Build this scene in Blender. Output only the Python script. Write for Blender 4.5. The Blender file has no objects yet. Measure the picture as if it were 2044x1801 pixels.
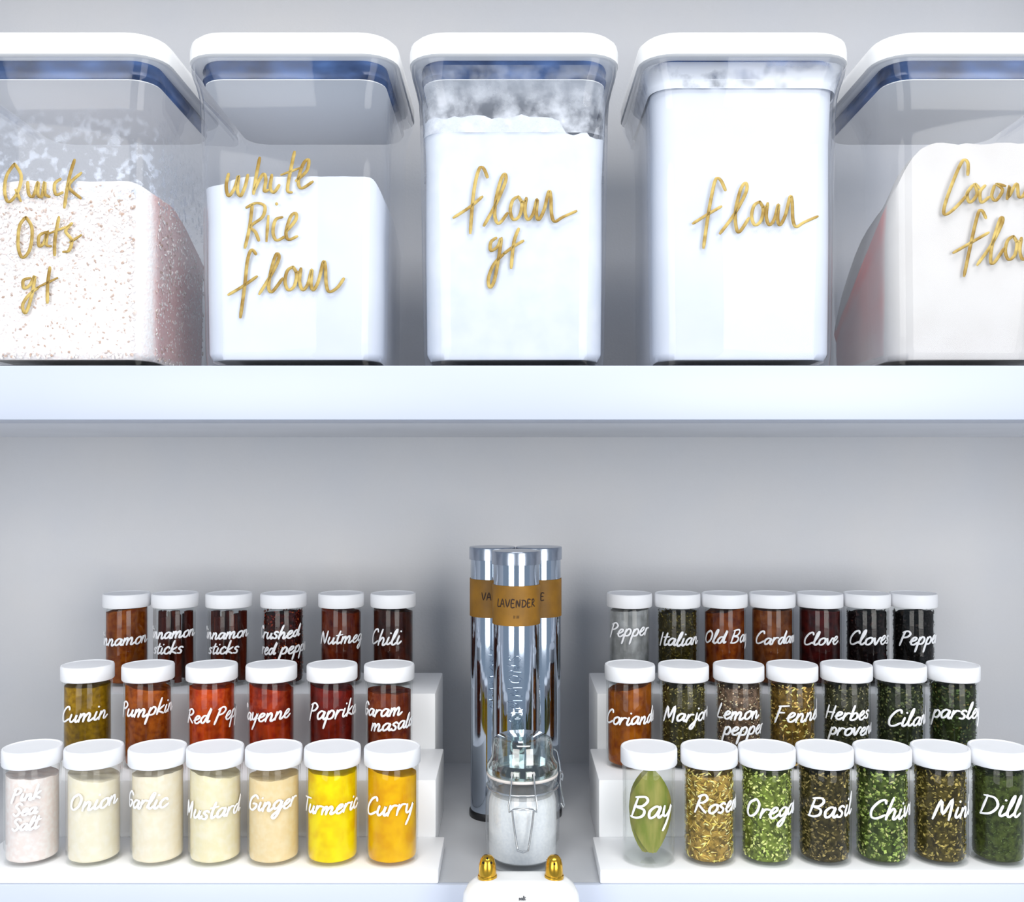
import bpy, bmesh, math, random
from mathutils import Vector, Matrix
random.seed(7)
PI = math.pi
SC = bpy.context.scene
COL = SC.collection

# ------------------------------------------------------------------ camera, world, lights, exposure
F, CX, HY, EYE = 1900.0, 1022.0, 955.0, 0.295      # focal length in px, axis column, horizon row, eye height above the lower shelf
cam_d = bpy.data.cameras.new('camera')
cam_d.sensor_width = 36.0
cam_d.lens = 36.0 * F / 2044.0
cam_d.shift_y = (HY - 900.5) / 2044.0
cam_d.clip_start = 0.01
cam = bpy.data.objects.new('camera', cam_d)
COL.objects.link(cam)
cam.location = (0, 0, EYE)
cam.rotation_euler = (PI / 2, 0, 0)
SC.camera = cam

world = bpy.data.worlds.new('room_light')
SC.world = world
world.use_nodes = True
bg = world.node_tree.nodes['Background']
bg.inputs['Color'].default_value = (0.70, 0.84, 1.0, 1)
bg.inputs['Strength'].default_value = 0.45


def area(name, loc, target, sx, sy, power, color):
    d = bpy.data.lights.new(name, 'AREA')
    d.shape = 'RECTANGLE'
    d.size, d.size_y, d.energy, d.color = sx, sy, power, color
    o = bpy.data.objects.new(name, d)
    COL.objects.link(o)
    o.location = loc
    o.rotation_euler = (Vector(target) - Vector(loc)).to_track_quat('-Z', 'Y').to_euler()
    return o


area('added_front_fill', (1.05, -1.35, 0.42), (0, 0.8, 0.28), 1.1, 1.4, 26, (1.0, 0.975, 0.94))  # added soft fill from the front right, not a modelled window
area('added_front_fill', (-1.00, -1.40, 0.42), (0, 0.8, 0.28), 1.1, 1.4, 20, (1.0, 0.975, 0.94))  # matching added fill from the front left
area('room_ceiling_light', (0.1, -0.35, 1.95), (0, 0.75, 0.2), 1.6, 0.9, 29, (1.0, 0.98, 0.95))

vs = SC.view_settings
vs.view_transform = 'Standard'
vs.look = 'None'
vs.gamma = 1.0
vs.use_curve_mapping = False
vs.exposure = 0.05
SC.cycles.transparent_max_bounces = 40
SC.cycles.max_bounces = 10
SC.cycles.caustics_reflective = False
SC.cycles.caustics_refractive = False


# ------------------------------------------------------------------ helpers
def PX(px, D):
    return (px - CX) * D / F


def PZ(py, D):
    return EYE - (py - HY) * D / F


def lin(c):
    out = []
    for v in c[:3]:
        v /= 255.0
        out.append(v / 12.92 if v <= 0.04045 else ((v + 0.055) / 1.055) ** 2.4)
    return (out[0], out[1], out[2], 1.0)


def new_mat(name):
    m = bpy.data.materials.new(name)
    m.use_nodes = True
    nt = m.node_tree
    return m, nt, nt.nodes['Principled BSDF'], nt.nodes['Material Output']


def noise_mix(nt, c1, c2, scale, lo=0.35, hi=0.65, offset=0.0, detail=4, stretch=(1, 1, 1)):
    tc = nt.nodes.new('ShaderNodeTexCoord')
    mp = nt.nodes.new('ShaderNodeMapping')
    mp.inputs['Location'].default_value = (offset, offset * 0.7, offset * 1.3)
    mp.inputs['Scale'].default_value = stretch
    nt.links.new(tc.outputs['Object'], mp.inputs['Vector'])
    nz = nt.nodes.new('ShaderNodeTexNoise')
    nz.inputs['Scale'].default_value = scale
    nz.inputs['Detail'].default_value = detail
    nt.links.new(mp.outputs['Vector'], nz.inputs['Vector'])
    rp = nt.nodes.new('ShaderNodeValToRGB')
    rp.color_ramp.elements[0].position = lo
    rp.color_ramp.elements[0].color = c1
    rp.color_ramp.elements[1].position = hi
    rp.color_ramp.elements[1].color = c2
    nt.links.new(nz.outputs['Fac'], rp.inputs['Fac'])
    return rp.outputs['Color'], nz.outputs['Fac'], mp.outputs['Vector']


def bump(nt, bsdf, height, strength, dist):
    b = nt.nodes.new('ShaderNodeBump')
    b.inputs['Strength'].default_value = strength
    b.inputs['Distance'].default_value = dist
    nt.links.new(height, b.inputs['Height'])
    nt.links.new(b.outputs['Normal'], bsdf.inputs['Normal'])


def plain(name, col, rough=0.5, metal=0.0, spec=0.5, var=0.0, scale=40):
    m, nt, b, _ = new_mat(name)
    c = lin(col)
    b.inputs['Base Color'].default_value = c
    b.inputs['Roughness'].default_value = rough
    b.inputs['Metallic'].default_value = metal
    b.inputs['Specular IOR Level'].default_value = spec
    if var:
        c1 = tuple(max(0, v * (1 - var)) for v in c[:3]) + (1,)
        c2 = tuple(min(1, v * (1 + var)) for v in c[:3]) + (1,)
        out, fac, _v = noise_mix(nt, c1, c2, scale)
        nt.links.new(out, b.inputs['Base Color'])
    return m


def powder(name, col, col2=None, scale=260, lo=0.42, hi=0.62, seed=0.0, stretch=(1, 1, 1), bumpy=0.3, streak=0.0):
    m, nt, b, _ = new_mat(name)
    c = lin(col)
    c2 = lin(col2) if col2 else tuple(v * 0.86 for v in c[:3]) + (1,)
    out, fac, _v = noise_mix(nt, c, c2, scale, lo, hi, seed, 5, stretch)
    if streak:
        k0, k1 = 1 - streak, 1 + streak
        s2, _f, _w = noise_mix(nt, (k0, k0, k0, 1), (k1, k1 * 0.98, k1 * 0.96, 1), 75, 0.34, 0.68, seed + 3.1, 3, (1, 1, 0.28))
        mm = nt.nodes.new('ShaderNodeMix')
        mm.data_type = 'RGBA'
        mm.blend_type = 'MULTIPLY'
        mm.inputs[0].default_value = 1.0
        nt.links.new(out, mm.inputs[6])
        nt.links.new(s2, mm.inputs[7])
        out = mm.outputs[2]
    nt.links.new(out, b.inputs['Base Color'])
    b.inputs['Roughness'].default_value = 0.95
    b.inputs['Specular IOR Level'].default_value = 0.1
    bump(nt, b, fac, bumpy, 0.0008)
    return m


def clear(name, tint=(1, 1, 1), base=0.04, edge=0.55, power=3.5, rough=0.02):
    """clear plastic or glass: straight-through transmission plus a Fresnel-like gloss"""
    m, nt, b, out = new_mat(name)
    nt.nodes.remove(b)
    tr = nt.nodes.new('ShaderNodeBsdfTransparent')
    tr.inputs['Color'].default_value = tint + (1,)
    gl = nt.nodes.new('ShaderNodeBsdfGlossy')
    gl.inputs['Color'].default_value = (1, 1, 1, 1)
    gl.inputs['Roughness'].default_value = rough
    lw = nt.nodes.new('ShaderNodeLayerWeight')
    lw.inputs['Blend'].default_value = 0.5
    pw = nt.nodes.new('ShaderNodeMath')
    pw.operation = 'POWER'
    pw.inputs[1].default_value = power
    nt.links.new(lw.outputs['Facing'], pw.inputs[0])
    ma = nt.nodes.new('ShaderNodeMath')
    ma.operation = 'MULTIPLY_ADD'
    ma.inputs[1].default_value = edge
    ma.inputs[2].default_value = base
    nt.links.new(pw.outputs[0], ma.inputs[0])
    mx = nt.nodes.new('ShaderNodeMixShader')
    nt.links.new(ma.outputs[0], mx.inputs[0])
    nt.links.new(tr.outputs[0], mx.inputs[1])
    nt.links.new(gl.outputs[0], mx.inputs[2])
    nt.links.new(mx.outputs[0], out.inputs['Surface'])
    return m


def dust(name, col, scale, lo, hi, dens, zlo, zhi, seed=0.0):
    """powder clinging to the inside of a wall: patchy cover that thins out with height above the fill"""
    m, nt, b, out = new_mat(name)
    b.inputs['Base Color'].default_value = lin(col)
    b.inputs['Roughness'].default_value = 0.9
    tr = nt.nodes.new('ShaderNodeBsdfTransparent')
    c, fac, vec = noise_mix(nt, (0, 0, 0, 1), (1, 1, 1, 1), scale, lo, hi, seed, 6)
    tc = nt.nodes.new('ShaderNodeTexCoord')
    sp = nt.nodes.new('ShaderNodeSeparateXYZ')
    nt.links.new(tc.outputs['Object'], sp.inputs[0])
    mr = nt.nodes.new('ShaderNodeMapRange')
    mr.inputs['From Min'].default_value = zlo
    mr.inputs['From Max'].default_value = zhi
    mr.inputs['To Min'].default_value = dens
    mr.inputs['To Max'].default_value = 0.0
    nt.links.new(sp.outputs['Z'], mr.inputs['Value'])
    mu = nt.nodes.new('ShaderNodeMath')
    mu.operation = 'MULTIPLY'
    nt.links.new(c, mu.inputs[0])
    nt.links.new(mr.outputs[0], mu.inputs[1])
    mx = nt.nodes.new('ShaderNodeMixShader')
    nt.links.new(mu.outputs[0], mx.inputs[0])
    nt.links.new(tr.outputs[0], mx.inputs[1])
    nt.links.new(b.outputs[0], mx.inputs[2])
    nt.links.new(mx.outputs[0], out.inputs['Surface'])
    return m


def flake_mat(name, cols, rough=0.8):
    """each flake takes its own colour out of a list"""
    m, nt, b, _ = new_mat(name)
    g = nt.nodes.new('ShaderNodeNewGeometry')
    rp = nt.nodes.new('ShaderNodeValToRGB')
    rp.color_ramp.interpolation = 'LINEAR'
    el = rp.color_ramp.elements
    el[0].position, el[0].color = 0.0, lin(cols[0])
    el[1].position, el[1].color = 1.0, lin(cols[-1])
    for i in range(1, len(cols) - 1):
        e = el.new(i / (len(cols) - 1))
        e.color = lin(cols[i])
    nt.links.new(g.outputs['Random Per Island'], rp.inputs['Fac'])
    nt.links.new(rp.outputs['Color'], b.inputs['Base Color'])
    b.inputs['Roughness'].default_value = rough
    b.inputs['Specular IOR Level'].default_value = 0.2
    return m


class MB:
    """collects vertices and faces, then links them as one mesh object"""
    def __init__(s):
        s.v, s.f = [], []

    def loft(s, loops, cap0=True, cap1=True):
        base = len(s.v)
        n = len(loops[0])
        for lp in loops:
            s.v += [tuple(p) for p in lp]
        for i in range(len(loops) - 1):
            for j in range(n):
                a, b = base + i * n + j, base + i * n + (j + 1) % n
                s.f.append((a, b, b + n, a + n))
        if cap0:
            s.f.append(tuple(base + j for j in range(n))[::-1])
        if cap1:
            o = base + (len(loops) - 1) * n
            s.f.append(tuple(o + j for j in range(n)))
        return s

    def lathe(s, prof, n=40, c=(0, 0, 0)):
        loops = [[(c[0] + max(r, 1e-5) * math.cos(2 * PI * j / n), c[1] + max(r, 1e-5) * math.sin(2 * PI * j / n), c[2] + z) for j in range(n)] for r, z in prof]
        return s.loft(loops)

    def box(s, x0, x1, y0, y1, z0, z1):
        b = len(s.v)
        s.v += [(x, y, z) for z in (z0, z1) for x, y in ((x0, y0), (x1, y0), (x1, y1), (x0, y1))]
        s.f += [tuple(b + i for i in q) for q in ((3, 2, 1, 0), (4, 5, 6, 7), (0, 1, 5, 4), (1, 2, 6, 5), (2, 3, 7, 6), (3, 0, 4, 7))]
        return s

    def tube(s, pts, r, n=8, closed=False):
        pts = [Vector(p) for p in pts]
        loops = []
        prev = None
        for i, p in enumerate(pts):
            if closed:
                t = pts[(i + 1) % len(pts)] - pts[i - 1]
            else:
                t = pts[min(i + 1, len(pts) - 1)] - pts[max(i - 1, 0)]
            t.normalize()
            ref = prev if prev else (Vector((0, 0, 1)) if abs(t.z) < 0.9 else Vector((1, 0, 0)))
            u = (ref - t * ref.dot(t)).normalized()
            prev = u
            w = t.cross(u)
            loops.append([p + (u * math.cos(2 * PI * k / n) + w * math.sin(2 * PI * k / n)) * r for k in range(n)])
        if closed:
            loops.append(loops[0])
        return s.loft(loops, not closed, not closed)

    def build(s, name, mat, parent=None, smooth=40, bevel=0.0):
        me = bpy.data.meshes.new(name)
        me.from_pydata([tuple(p) for p in s.v], [], s.f)
        me.validate()
        bm = bmesh.new()
        bm.from_mesh(me)
        bmesh.ops.recalc_face_normals(bm, faces=bm.faces)
        if bevel:
            bmesh.ops.bevel(bm, geom=list(bm.edges), offset=bevel, segments=2, affect='EDGES', profile=0.5)
        bm.to_mesh(me)
        bm.free()
        me.materials.append(mat)
        if smooth:
            me.shade_smooth()
            me.set_sharp_from_angle(angle=math.radians(smooth))
        o = bpy.data.objects.new(name, me)
        COL.objects.link(o)
        if parent:
            o.parent = parent
        return o


def tag(o, label=None, cat=None, group=None, kind=None):
    for k, v in (('label', label), ('category', cat), ('group', group), ('kind', kind)):
        if v:
            o[k] = v
    return o


def thing(name, loc, label, cat, group=None, rz=0.0):
    o = bpy.data.objects.new(name, None)
    COL.objects.link(o)
    o.empty_display_size = 0.02
    o.location = loc
    o.rotation_euler = (0, 0, rz)
    return tag(o, label, cat, group)


def child(name, mesh, parent):
    o = bpy.data.objects.new(name, mesh)
    COL.objects.link(o)
    o.parent = parent
    return o


def rsq(half, r, z, halfy=None, n=7):
    """rounded square loop"""
    hy = halfy if halfy else half
    r = min(r, half * 0.999, hy * 0.999)
    pts = []
    for cx, cy, a0 in ((half - r, hy - r, 0), (-half + r, hy - r, PI / 2), (-half + r, -hy + r, PI), (half - r, -hy + r, 1.5 * PI)):
        for k in range(n):
            a = a0 + (PI / 2) * k / (n - 1)
            pts.append((cx + r * math.cos(a), cy + r * math.sin(a), z))
    return pts


# ------------------------------------------------------------------ strokes (handwriting)
def smooth_path(pts, sub=5):
    if len(pts) < 3:
        return [pts[0], ((pts[0][0] + pts[-1][0]) / 2, (pts[0][1] + pts[-1][1]) / 2), pts[-1]] if len(pts) == 2 else [pts[0], (pts[0][0] + 1e-4, pts[0][1])]
    out = []
    P = [pts[0]] + list(pts) + [pts[-1]]
    for i in range(1, len(P) - 2):
        p0, p1, p2, p3 = P[i - 1], P[i], P[i + 1], P[i + 2]
        for k in range(sub):
            t = k / sub
            out.append(tuple(0.5 * (2 * p1[a] + (p2[a] - p0[a]) * t + (2 * p0[a] - 5 * p1[a] + 4 * p2[a] - p3[a]) * t * t + (3 * p1[a] - p0[a] - 3 * p2[a] + p3[a]) * t ** 3) for a in (0, 1)))
    out.append(pts[-1])
    return out


def ribbon(mb, path, w, h, mp, wvar=0.0):
    """a raised pen stroke along a 2-D path, laid on a surface by mp(u, v, height)"""
    q = [path[0]]
    for p in path[1:]:
        if math.hypot(p[0] - q[-1][0], p[1] - q[-1][1]) > w * 0.12:
            q.append(p)
    if len(q) < 2:
        q = [(q[0][0] - w * 0.3, q[0][1]), (q[0][0] + w * 0.3, q[0][1])]
    # lengthen both ends by a third of the pen width for a rounded tip
    n = len(q)
    base = len(mb.v)
    for i in range(n):
        a, b = q[max(i - 1, 0)], q[min(i + 1, n - 1)]
        dx, dy = b[0] - a[0], b[1] - a[1]
        l = math.hypot(dx, dy) or 1
        nx, ny = -dy / l, dx / l
        ww = w * (1 - wvar * 0.5 + wvar * abs(dy) / l) * (0.62 if i in (0, n - 1) else 1) / 2
        x, y = q[i]
        if i == 0:
            x, y = x - dx / l * w * 0.3, y - dy / l * w * 0.3
        if i == n - 1:
            x, y = x + dx / l * w * 0.3, y + dy / l * w * 0.3
        mb.v += [mp(x + nx * ww, y + ny * ww, 0), mp(x + nx * ww * 0.7, y + ny * ww * 0.7, h), mp(x - nx * ww * 0.7, y - ny * ww * 0.7, h), mp(x - nx * ww, y - ny * ww, 0)]
    for i in range(n - 1):
        o = base + i * 4
        for k in range(3):
            mb.f.append((o + k, o + k + 1, o + k + 5, o + k + 4))
    mb.f.append((base, base + 1, base + 2, base + 3))
    o = base + (n - 1) * 4
    mb.f.append((o + 3, o + 2, o + 1, o))


# one-stroke script: x-height 1, ascender about 2, descender about -1; (advance, strokes)
G = {
 'a': (0.95, [[(.75, .85), (.4, 1), (.08, .6), (.2, .05), (.55, .25), (.78, .95), (.72, .3), (.85, .02), (1.05, .25)]]),
 'b': (0.9, [[(.2, 1.9), (.12, .9), (.1, .1), (.4, 0), (.75, .3), (.65, .85), (.3, .85), (.15, .4)]]),
 'c': (0.8, [[(.7, .8), (.45, 1), (.12, .6), (.2, .1), (.5, 0), (.85, .3)]]),
 'd': (0.95, [[(.7, .85), (.35, .95), (.08, .5), (.2, .05), (.5, .2), (.85, 1.9), (.75, .6), (.82, .05), (1.02, .25)]]),
 'e': (0.8, [[(.02, .35), (.5, .6), (.62, .9), (.38, 1), (.14, .6), (.2, .1), (.5, 0), (.85, .35)]]),
 'f': (0.8, [[(.8, 1.8), (.55, 1.95), (.4, 1.4), (.3, .3), (.18, -.8)], [(.0, .75), (.75, 1.0)]]),
 'g': (0.95, [[(.75, .85), (.4, 1), (.1, .6), (.25, .1), (.6, .35), (.8, .95), (.7, -.3), (.4, -.95), (.2, -.6), (.95, .25)]]),
 'h': (0.95, [[(.3, 1.95), (.15, .9), (.1, 0)], [(.14, .4), (.45, .95), (.65, .7), (.62, .1), (.78, .0), (1.0, .3)]]),
 'i': (0.5, [[(.2, .95), (.12, .25), (.28, 0), (.55, .3)], [(.28, 1.45), (.3, 1.5)]]),
 'j': (0.55, [[(.35, .95), (.3, -.4), (.05, -.95), (-.1, -.6), (.5, .25)], [(.42, 1.45), (.44, 1.5)]]),
 'k': (0.85, [[(.25, 1.95), (.15, .9), (.1, 0)], [(.7, .95), (.18, .45), (.5, .2), (.8, 0)]]),
 'l': (0.55, [[(.0, .2), (.35, 1.3), (.38, 1.9), (.2, 1.5), (.12, .4), (.3, 0), (.6, .3)]]),
 'm': (1.35, [[(.1, .95), (.1, 0)], [(.1, .4), (.35, .95), (.5, .7), (.5, 0)], [(.5, .4), (.8, .95), (.98, .7), (.95, .1), (1.1, 0), (1.4, .3)]]),
 'n': (0.95, [[(.12, .95), (.1, 0)], [(.1, .4), (.4, .95), (.6, .7), (.58, .1), (.75, 0), (1.0, .3)]]),
 'o': (0.85, [[(.5, .98), (.15, .7), (.15, .15), (.45, 0), (.75, .4), (.68, .88), (.45, .95), (.9, .8)]]),
 'p': (0.9, [[(.2, .95), (.12, 0), (.05, -1)], [(.14, .5), (.45, 1), (.75, .7), (.65, .15), (.3, .05), (.15, .25)]]),
 'r': (0.72, [[(.12, .95), (.1, 0)], [(.1, .4), (.35, .9), (.68, .88)]]),
 's': (0.72, [[(.62, .85), (.38, 1), (.15, .75), (.5, .4), (.42, .05), (.08, .1)]]),
 't': (0.65, [[(.35, 1.7), (.22, .6), (.3, .02), (.62, .25)], [(.0, 1.12), (.65, 1.22)]]),
 'u': (0.95, [[(.15, .95), (.08, .3), (.28, 0), (.6, .4), (.7, .95), (.66, .25), (.8, 0), (1.0, .3)]]),
 'v': (0.8, [[(.08, .95), (.3, 0), (.65, .9), (.85, .85)]]),
 'w': (1.2, [[(.08, .95), (.2, 0), (.55, .8), (.7, 0), (1.05, .95), (1.25, .85)]]),
 'y': (0.9, [[(.12, .95), (.15, .3), (.38, .1), (.65, .5), (.75, .95), (.62, -.2), (.4, -1.05)]]),
 'A': (1.3, [[(.0, 0), (.6, 1.9), (1.1, 0)], [(.2, .65), (.95, .7)]]),
 'B': (1.2, [[(.25, 1.8), (.1, 0)], [(.1, 1.75), (.7, 1.85), (.95, 1.5), (.7, 1.05), (.25, .95), (.85, .75), (.9, .25), (.5, -.02), (.05, .02)]]),
 'C': (1.2, [[(1.0, 1.5), (.85, 1.85), (.45, 1.6), (.1, .8), (.2, .1), (.6, 0), (1.15, .4)]]),
 'D': (1.3, [[(.3, 1.75), (.1, 0)], [(.05, 1.7), (.8, 1.6), (1.15, .9), (.8, .2), (.1, 0)]]),
 'E': (1.1, [[(.9, 1.8), (.2, 1.8), (.1, 0), (.85, 0)], [(.15, .95), (.7, .95)]]),
 'F': (1.1, [[(.25, 1.75), (.15, .8), (.0, -.25)], [(.1, 1.7), (1.0, 1.85)], [(.12, .95), (.75, 1.02)]]),
 'G': (1.25, [[(1.05, 1.5), (.7, 1.85), (.2, 1.3), (.15, .3), (.6, 0), (1.0, .4), (1.0, .8), (.6, .8)]]),
 'H': (1.25, [[(.2, 1.8), (.1, 0)], [(1.0, 1.85), (.85, 0)], [(.1, .85), (1.05, .95)]]),
 'I': (0.6, [[(.3, 1.8), (.2, 0)]]),
 'L': (0.95, [[(.35, 1.85), (.15, .8), (.1, 0), (.85, .05)]]),
 'M': (1.55, [[(.05, -.1), (.3, 1.75), (.65, .4), (1.1, 1.85), (1.2, -.1)]]),
 'N': (1.3, [[(.1, 0), (.25, 1.75), (.85, .1), (1.05, 1.85)]]),
 'O': (1.3, [[(.65, 1.8), (.2, 1.3), (.15, .4), (.5, 0), (.95, .4), (1.05, 1.3), (.7, 1.8), (.5, 1.6)]]),
 'P': (1.1, [[(.3, 1.75), (.18, .8), (.05, -.3)], [(.1, 1.6), (.6, 1.85), (.95, 1.45), (.7, 1.0), (.2, .85)]]),
 'R': (1.2, [[(.3, 1.75), (.1, -.05)], [(.1, 1.6), (.6, 1.85), (.9, 1.45), (.65, 1.05), (.22, .9), (.6, .45), (1.05, 0)]]),
 'S': (1.05, [[(.9, 1.55), (.55, 1.85), (.2, 1.4), (.6, .95), (.8, .45), (.45, 0), (.05, .3)]]),
 'T': (1.15, [[(.6, 1.8), (.45, .0)], [(.0, 1.75), (1.2, 1.85)]]),
 'V': (1.25, [[(.05, 1.85), (.5, 0), (1.15, 1.85)]]),
 ' ': (0.6, []),
}


def text_strokes(word, size, slant=0.22, rise=0.0, jitter=0.06, track=1.0, wide=1.0, starts=None):
    rng = random.Random(word)
    x, out = 0.0, []
    for ch in word:
        if starts is not None:
            starts.append(x * size * wide)
        adv, st = G[ch]
        dy = rng.uniform(-jitter, jitter)
        k = 1 + rng.uniform(-jitter, jitter)
        for s_ in st:
            out.append([((x + px + slant * py) * size * wide, (py * k + dy + rise * (x + px)) * size) for px, py in s_])
        x += adv * track
    return out, x * size


# ------------------------------------------------------------------ shared materials
M_WHITE = plain('white_paint', (198, 205, 220), 0.35, var=0.012, scale=6)
M_WALL = None
m, nt, b, _ = new_mat('grey_wall_paint')
c, fac, _v = noise_mix(nt, lin((205, 207, 212)), lin((210, 210, 212)), 9, 0.3, 0.7, 2.0, 3)
nt.links.new(c, b.inputs['Base Color'])
b.inputs['Roughness'].default_value = 0.8
nz = nt.nodes.new('ShaderNodeTexNoise')
nz.inputs['Scale'].default_value = 350
tc = nt.nodes.new('ShaderNodeTexCoord')
nt.links.new(tc.outputs['Object'], nz.inputs['Vector'])
bump(nt, b, nz.outputs['Fac'], 0.25, 0.0006)
M_WALL = m
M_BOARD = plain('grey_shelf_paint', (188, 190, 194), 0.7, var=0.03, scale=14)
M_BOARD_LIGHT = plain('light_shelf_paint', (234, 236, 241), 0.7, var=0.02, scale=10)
M_RACK = plain('white_rack', (249, 250, 252), 0.4, var=0.01, scale=10)
M_LIDJ = plain('white_jar_lid', (246, 247, 250), 0.45, spec=0.35, var=0.01, scale=50)
M_LIDC = plain('white_container_lid', (250, 250, 250), 0.35, spec=0.4, var=0.006, scale=20)
M_PLASTIC = clear('clear_plastic', (0.985, 0.99, 1.0), 0.010, 0.95, 4.5)
M_GLASS = clear('clear_glass', (0.985, 0.993, 0.99), 0.014, 0.85, 4.5)
M_GREEN = clear('greenish_glass', (0.985, 0.994, 0.99), 0.03, 0.8, 3.0)
M_GASKET = None
m, nt, b, _ = new_mat('blue_grey_silicone')
c, fac, _v = noise_mix(nt, lin((34, 50, 84)), lin((88, 120, 176)), 26, 0.35, 0.7, 1.0, 3, (1, 1, 2))
nt.links.new(c, b.inputs['Base Color'])
b.inputs['Roughness'].default_value = 0.25
M_GASKET = m
M_INK = plain('white_paint_pen', (250, 251, 255), 0.6, var=0.01, scale=80)
m, nt, b, _ = new_mat('gold_paint_pen')
c, fac, _v = noise_mix(nt, lin((150, 118, 44)), lin((202, 176, 100)), 120, 0.35, 0.65, 3.0, 2)
nt.links.new(c, b.inputs['Base Color'])
b.inputs['Roughness'].default_value = 0.45
b.inputs['Metallic'].default_value = 0.15
M_GOLDPEN = m
M_GOLD = plain('polished_gold', (226, 176, 62), 0.2, 1.0, var=0.08, scale=60)
M_CHROME = plain('polished_steel', (186, 197, 212), 0.07, 1.0, var=0.05, scale=14)
M_STEELCAP = plain('brushed_steel', (168, 176, 190), 0.22, 1.0, var=0.06, scale=40)
M_DARK = plain('dark_ink', (52, 30, 10), 0.7, var=0.1)
M_GREYINK = plain('grey_print', (90, 92, 96), 0.7, var=0.1)
M_AMBER = plain('amber_label_paper', (142, 98, 10), 0.55, var=0.16, scale=60)
M_GAPSHADOW = plain('painted_gap_shadow', (38, 40, 46), 0.4, var=0.1)  # near-black colour that paints the contact shadow below the containers

# ------------------------------------------------------------------ the setting
WALL_D, FRONT_D = 0.985, 0.690
UP_TOP, UP_BOT = PZ(730, FRONT_D), PZ(838, FRONT_D)


def struct(name, mb, mat, bevel=0.0):
    return tag(mb.build(name, mat, None, 30, bevel), kind='structure')


struct('wall_back', MB().box(-0.72, 0.72, WALL_D, WALL_D + 0.03, -0.4, 1.05), M_WALL)
struct('wall_left', MB().box(-0.75, -0.72, 0.50, WALL_D + 0.03, -0.4, 1.05), M_WALL)
struct('wall_right', MB().box(0.72, 0.75, 0.50, WALL_D + 0.03, -0.4, 1.05), M_WALL)
struct('counter', MB().box(-0.72, 0.72, 0.55, WALL_D, -0.085, -0.045), M_WHITE)

for nm, top, bot, nose, lab in (('pantry_shelf', UP_TOP, UP_BOT, 0.045, 'upper shelf with thick white front edge under the flour containers'),
                                ('pantry_shelf', 0.835, 0.794, 0.045, 'unseen topmost shelf added to shade the upper wall'),
                                ('pantry_shelf', 0.0, -0.0385, 0.005, 'lower shelf with white front edge under the spice jars')):
    if bot > 0.7:
        t = bpy.data.objects.new('added_shade_shelf', None)  # shelf out of view, added to shade the upper wall
        COL.objects.link(t)
        t.location = (0, FRONT_D, bot)
        t['kind'] = 'structure'
    else:
        t = thing(nm, (0, FRONT_D, bot), lab, 'shelf', 'pantry shelves')
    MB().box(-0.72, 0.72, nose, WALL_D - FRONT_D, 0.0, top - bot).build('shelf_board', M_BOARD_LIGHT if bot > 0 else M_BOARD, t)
    MB().box(-0.72, 0.72, 0, nose, 0, top - bot).build('front_edge', M_WHITE, t, bevel=0.0006)

# ------------------------------------------------------------------ tiered racks
TIERS = [(0.010, 0.692, 0.757), (0.055, 0.757, 0.845), (0.104, 0.845, 0.935)]


def rack(label, ext):
    t = thing('tiered_spice_rack', (0, FRONT_D, 0), label, 'rack', 'tiered spice racks')
    for (z, d0, d1), (x0, x1) in zip(TIERS, ext):
        MB().box(x0, x1, d0 - FRONT_D, d1 - FRONT_D, 0.0, z).build('step', M_RACK, t, bevel=0.0012)


rack('white three-step rack holding red, brown and yellow spice jars', ((-0.40, -0.0535), (-0.392, -0.0605), (-0.388, -0.0680)))
rack('white three-step rack holding green and dark herb jars', ((0.0640, 0.405), (0.0690, 0.405), (0.0755, 0.405)))

# ------------------------------------------------------------------ flour containers
CD = 0.7735                                    # depth of the containers' centres
BODY = [(0.0024, 0.0670), (0.0045, 0.0682), (0.012, 0.0688), (0.100, 0.0702), (0.190, 0.0714), (0.203, 0.0722), (0.212, 0.0742), (0.219, 0.0766), (0.2265, 0.0778)]


def half_at(z):
    for (z0, h0), (z1, h1) in zip(BODY, BODY[1:]):
        if z <= z1:
            return h0 + (h1 - h0) * max(0, (z - z0)) / (z1 - z0)
    return BODY[-1][1]


CR = 0.021
mb = MB()
outer = [rsq(h, CR * (0.75 if z < 0.004 else 1), z) for z, h in BODY]
inner = [rsq(h - 0.0022, CR - 0.002, z) for z, h in BODY[2:]][::-1] + [rsq(0.0640, CR - 0.004, 0.006)]
inner[0] = rsq(BODY[-1][1] - 0.0022, CR - 0.002, 0.2265)
mb.loft(outer + inner)
proto = mb.build('container_body', M_PLASTIC, None, 50)
ME_BODY = proto.data
bpy.data.objects.remove(proto)
mb = MB().loft([rsq(0.0772, 0.024, 0.2275), rsq(0.0787, 0.025, 0.2285), rsq(0.0787, 0.025, 0.2375), rsq(0.0776, 0.025, 0.2425), rsq(0.0745, 0.024, 0.2458), rsq(0.0690, 0.022, 0.2472), rsq(0.0600, 0.018, 0.2476)])
proto = mb.build('lid', M_LIDC, None, 50)
ME_LID = proto.data
bpy.data.objects.remove(proto)
mb = MB().lathe([(0.0, 0.2470), (0.0265, 0.2470), (0.0265, 0.2490), (0.0255, 0.2496), (0.0, 0.2496)], 40)
proto = mb.build('push_button', M_LIDC, None, 40)
ME_BTN = proto.data
bpy.data.objects.remove(proto)
go = [rsq(0.0690, CR - 0.003, 0.2275), rsq(0.0700, CR - 0.003, 0.2240), rsq(0.0692, CR - 0.003, 0.2205), rsq(0.0700, CR - 0.003, 0.2170), rsq(0.0686, CR - 0.003, 0.2140), rsq(0.0640, CR - 0.006, 0.2140), rsq(0.0640, CR - 0.006, 0.2275)]
proto = MB().loft(go + [go[0]], False, False).build('gasket', M_GASKET, None, 40)
ME_GSK = proto.data
bpy.data.objects.remove(proto)
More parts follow.
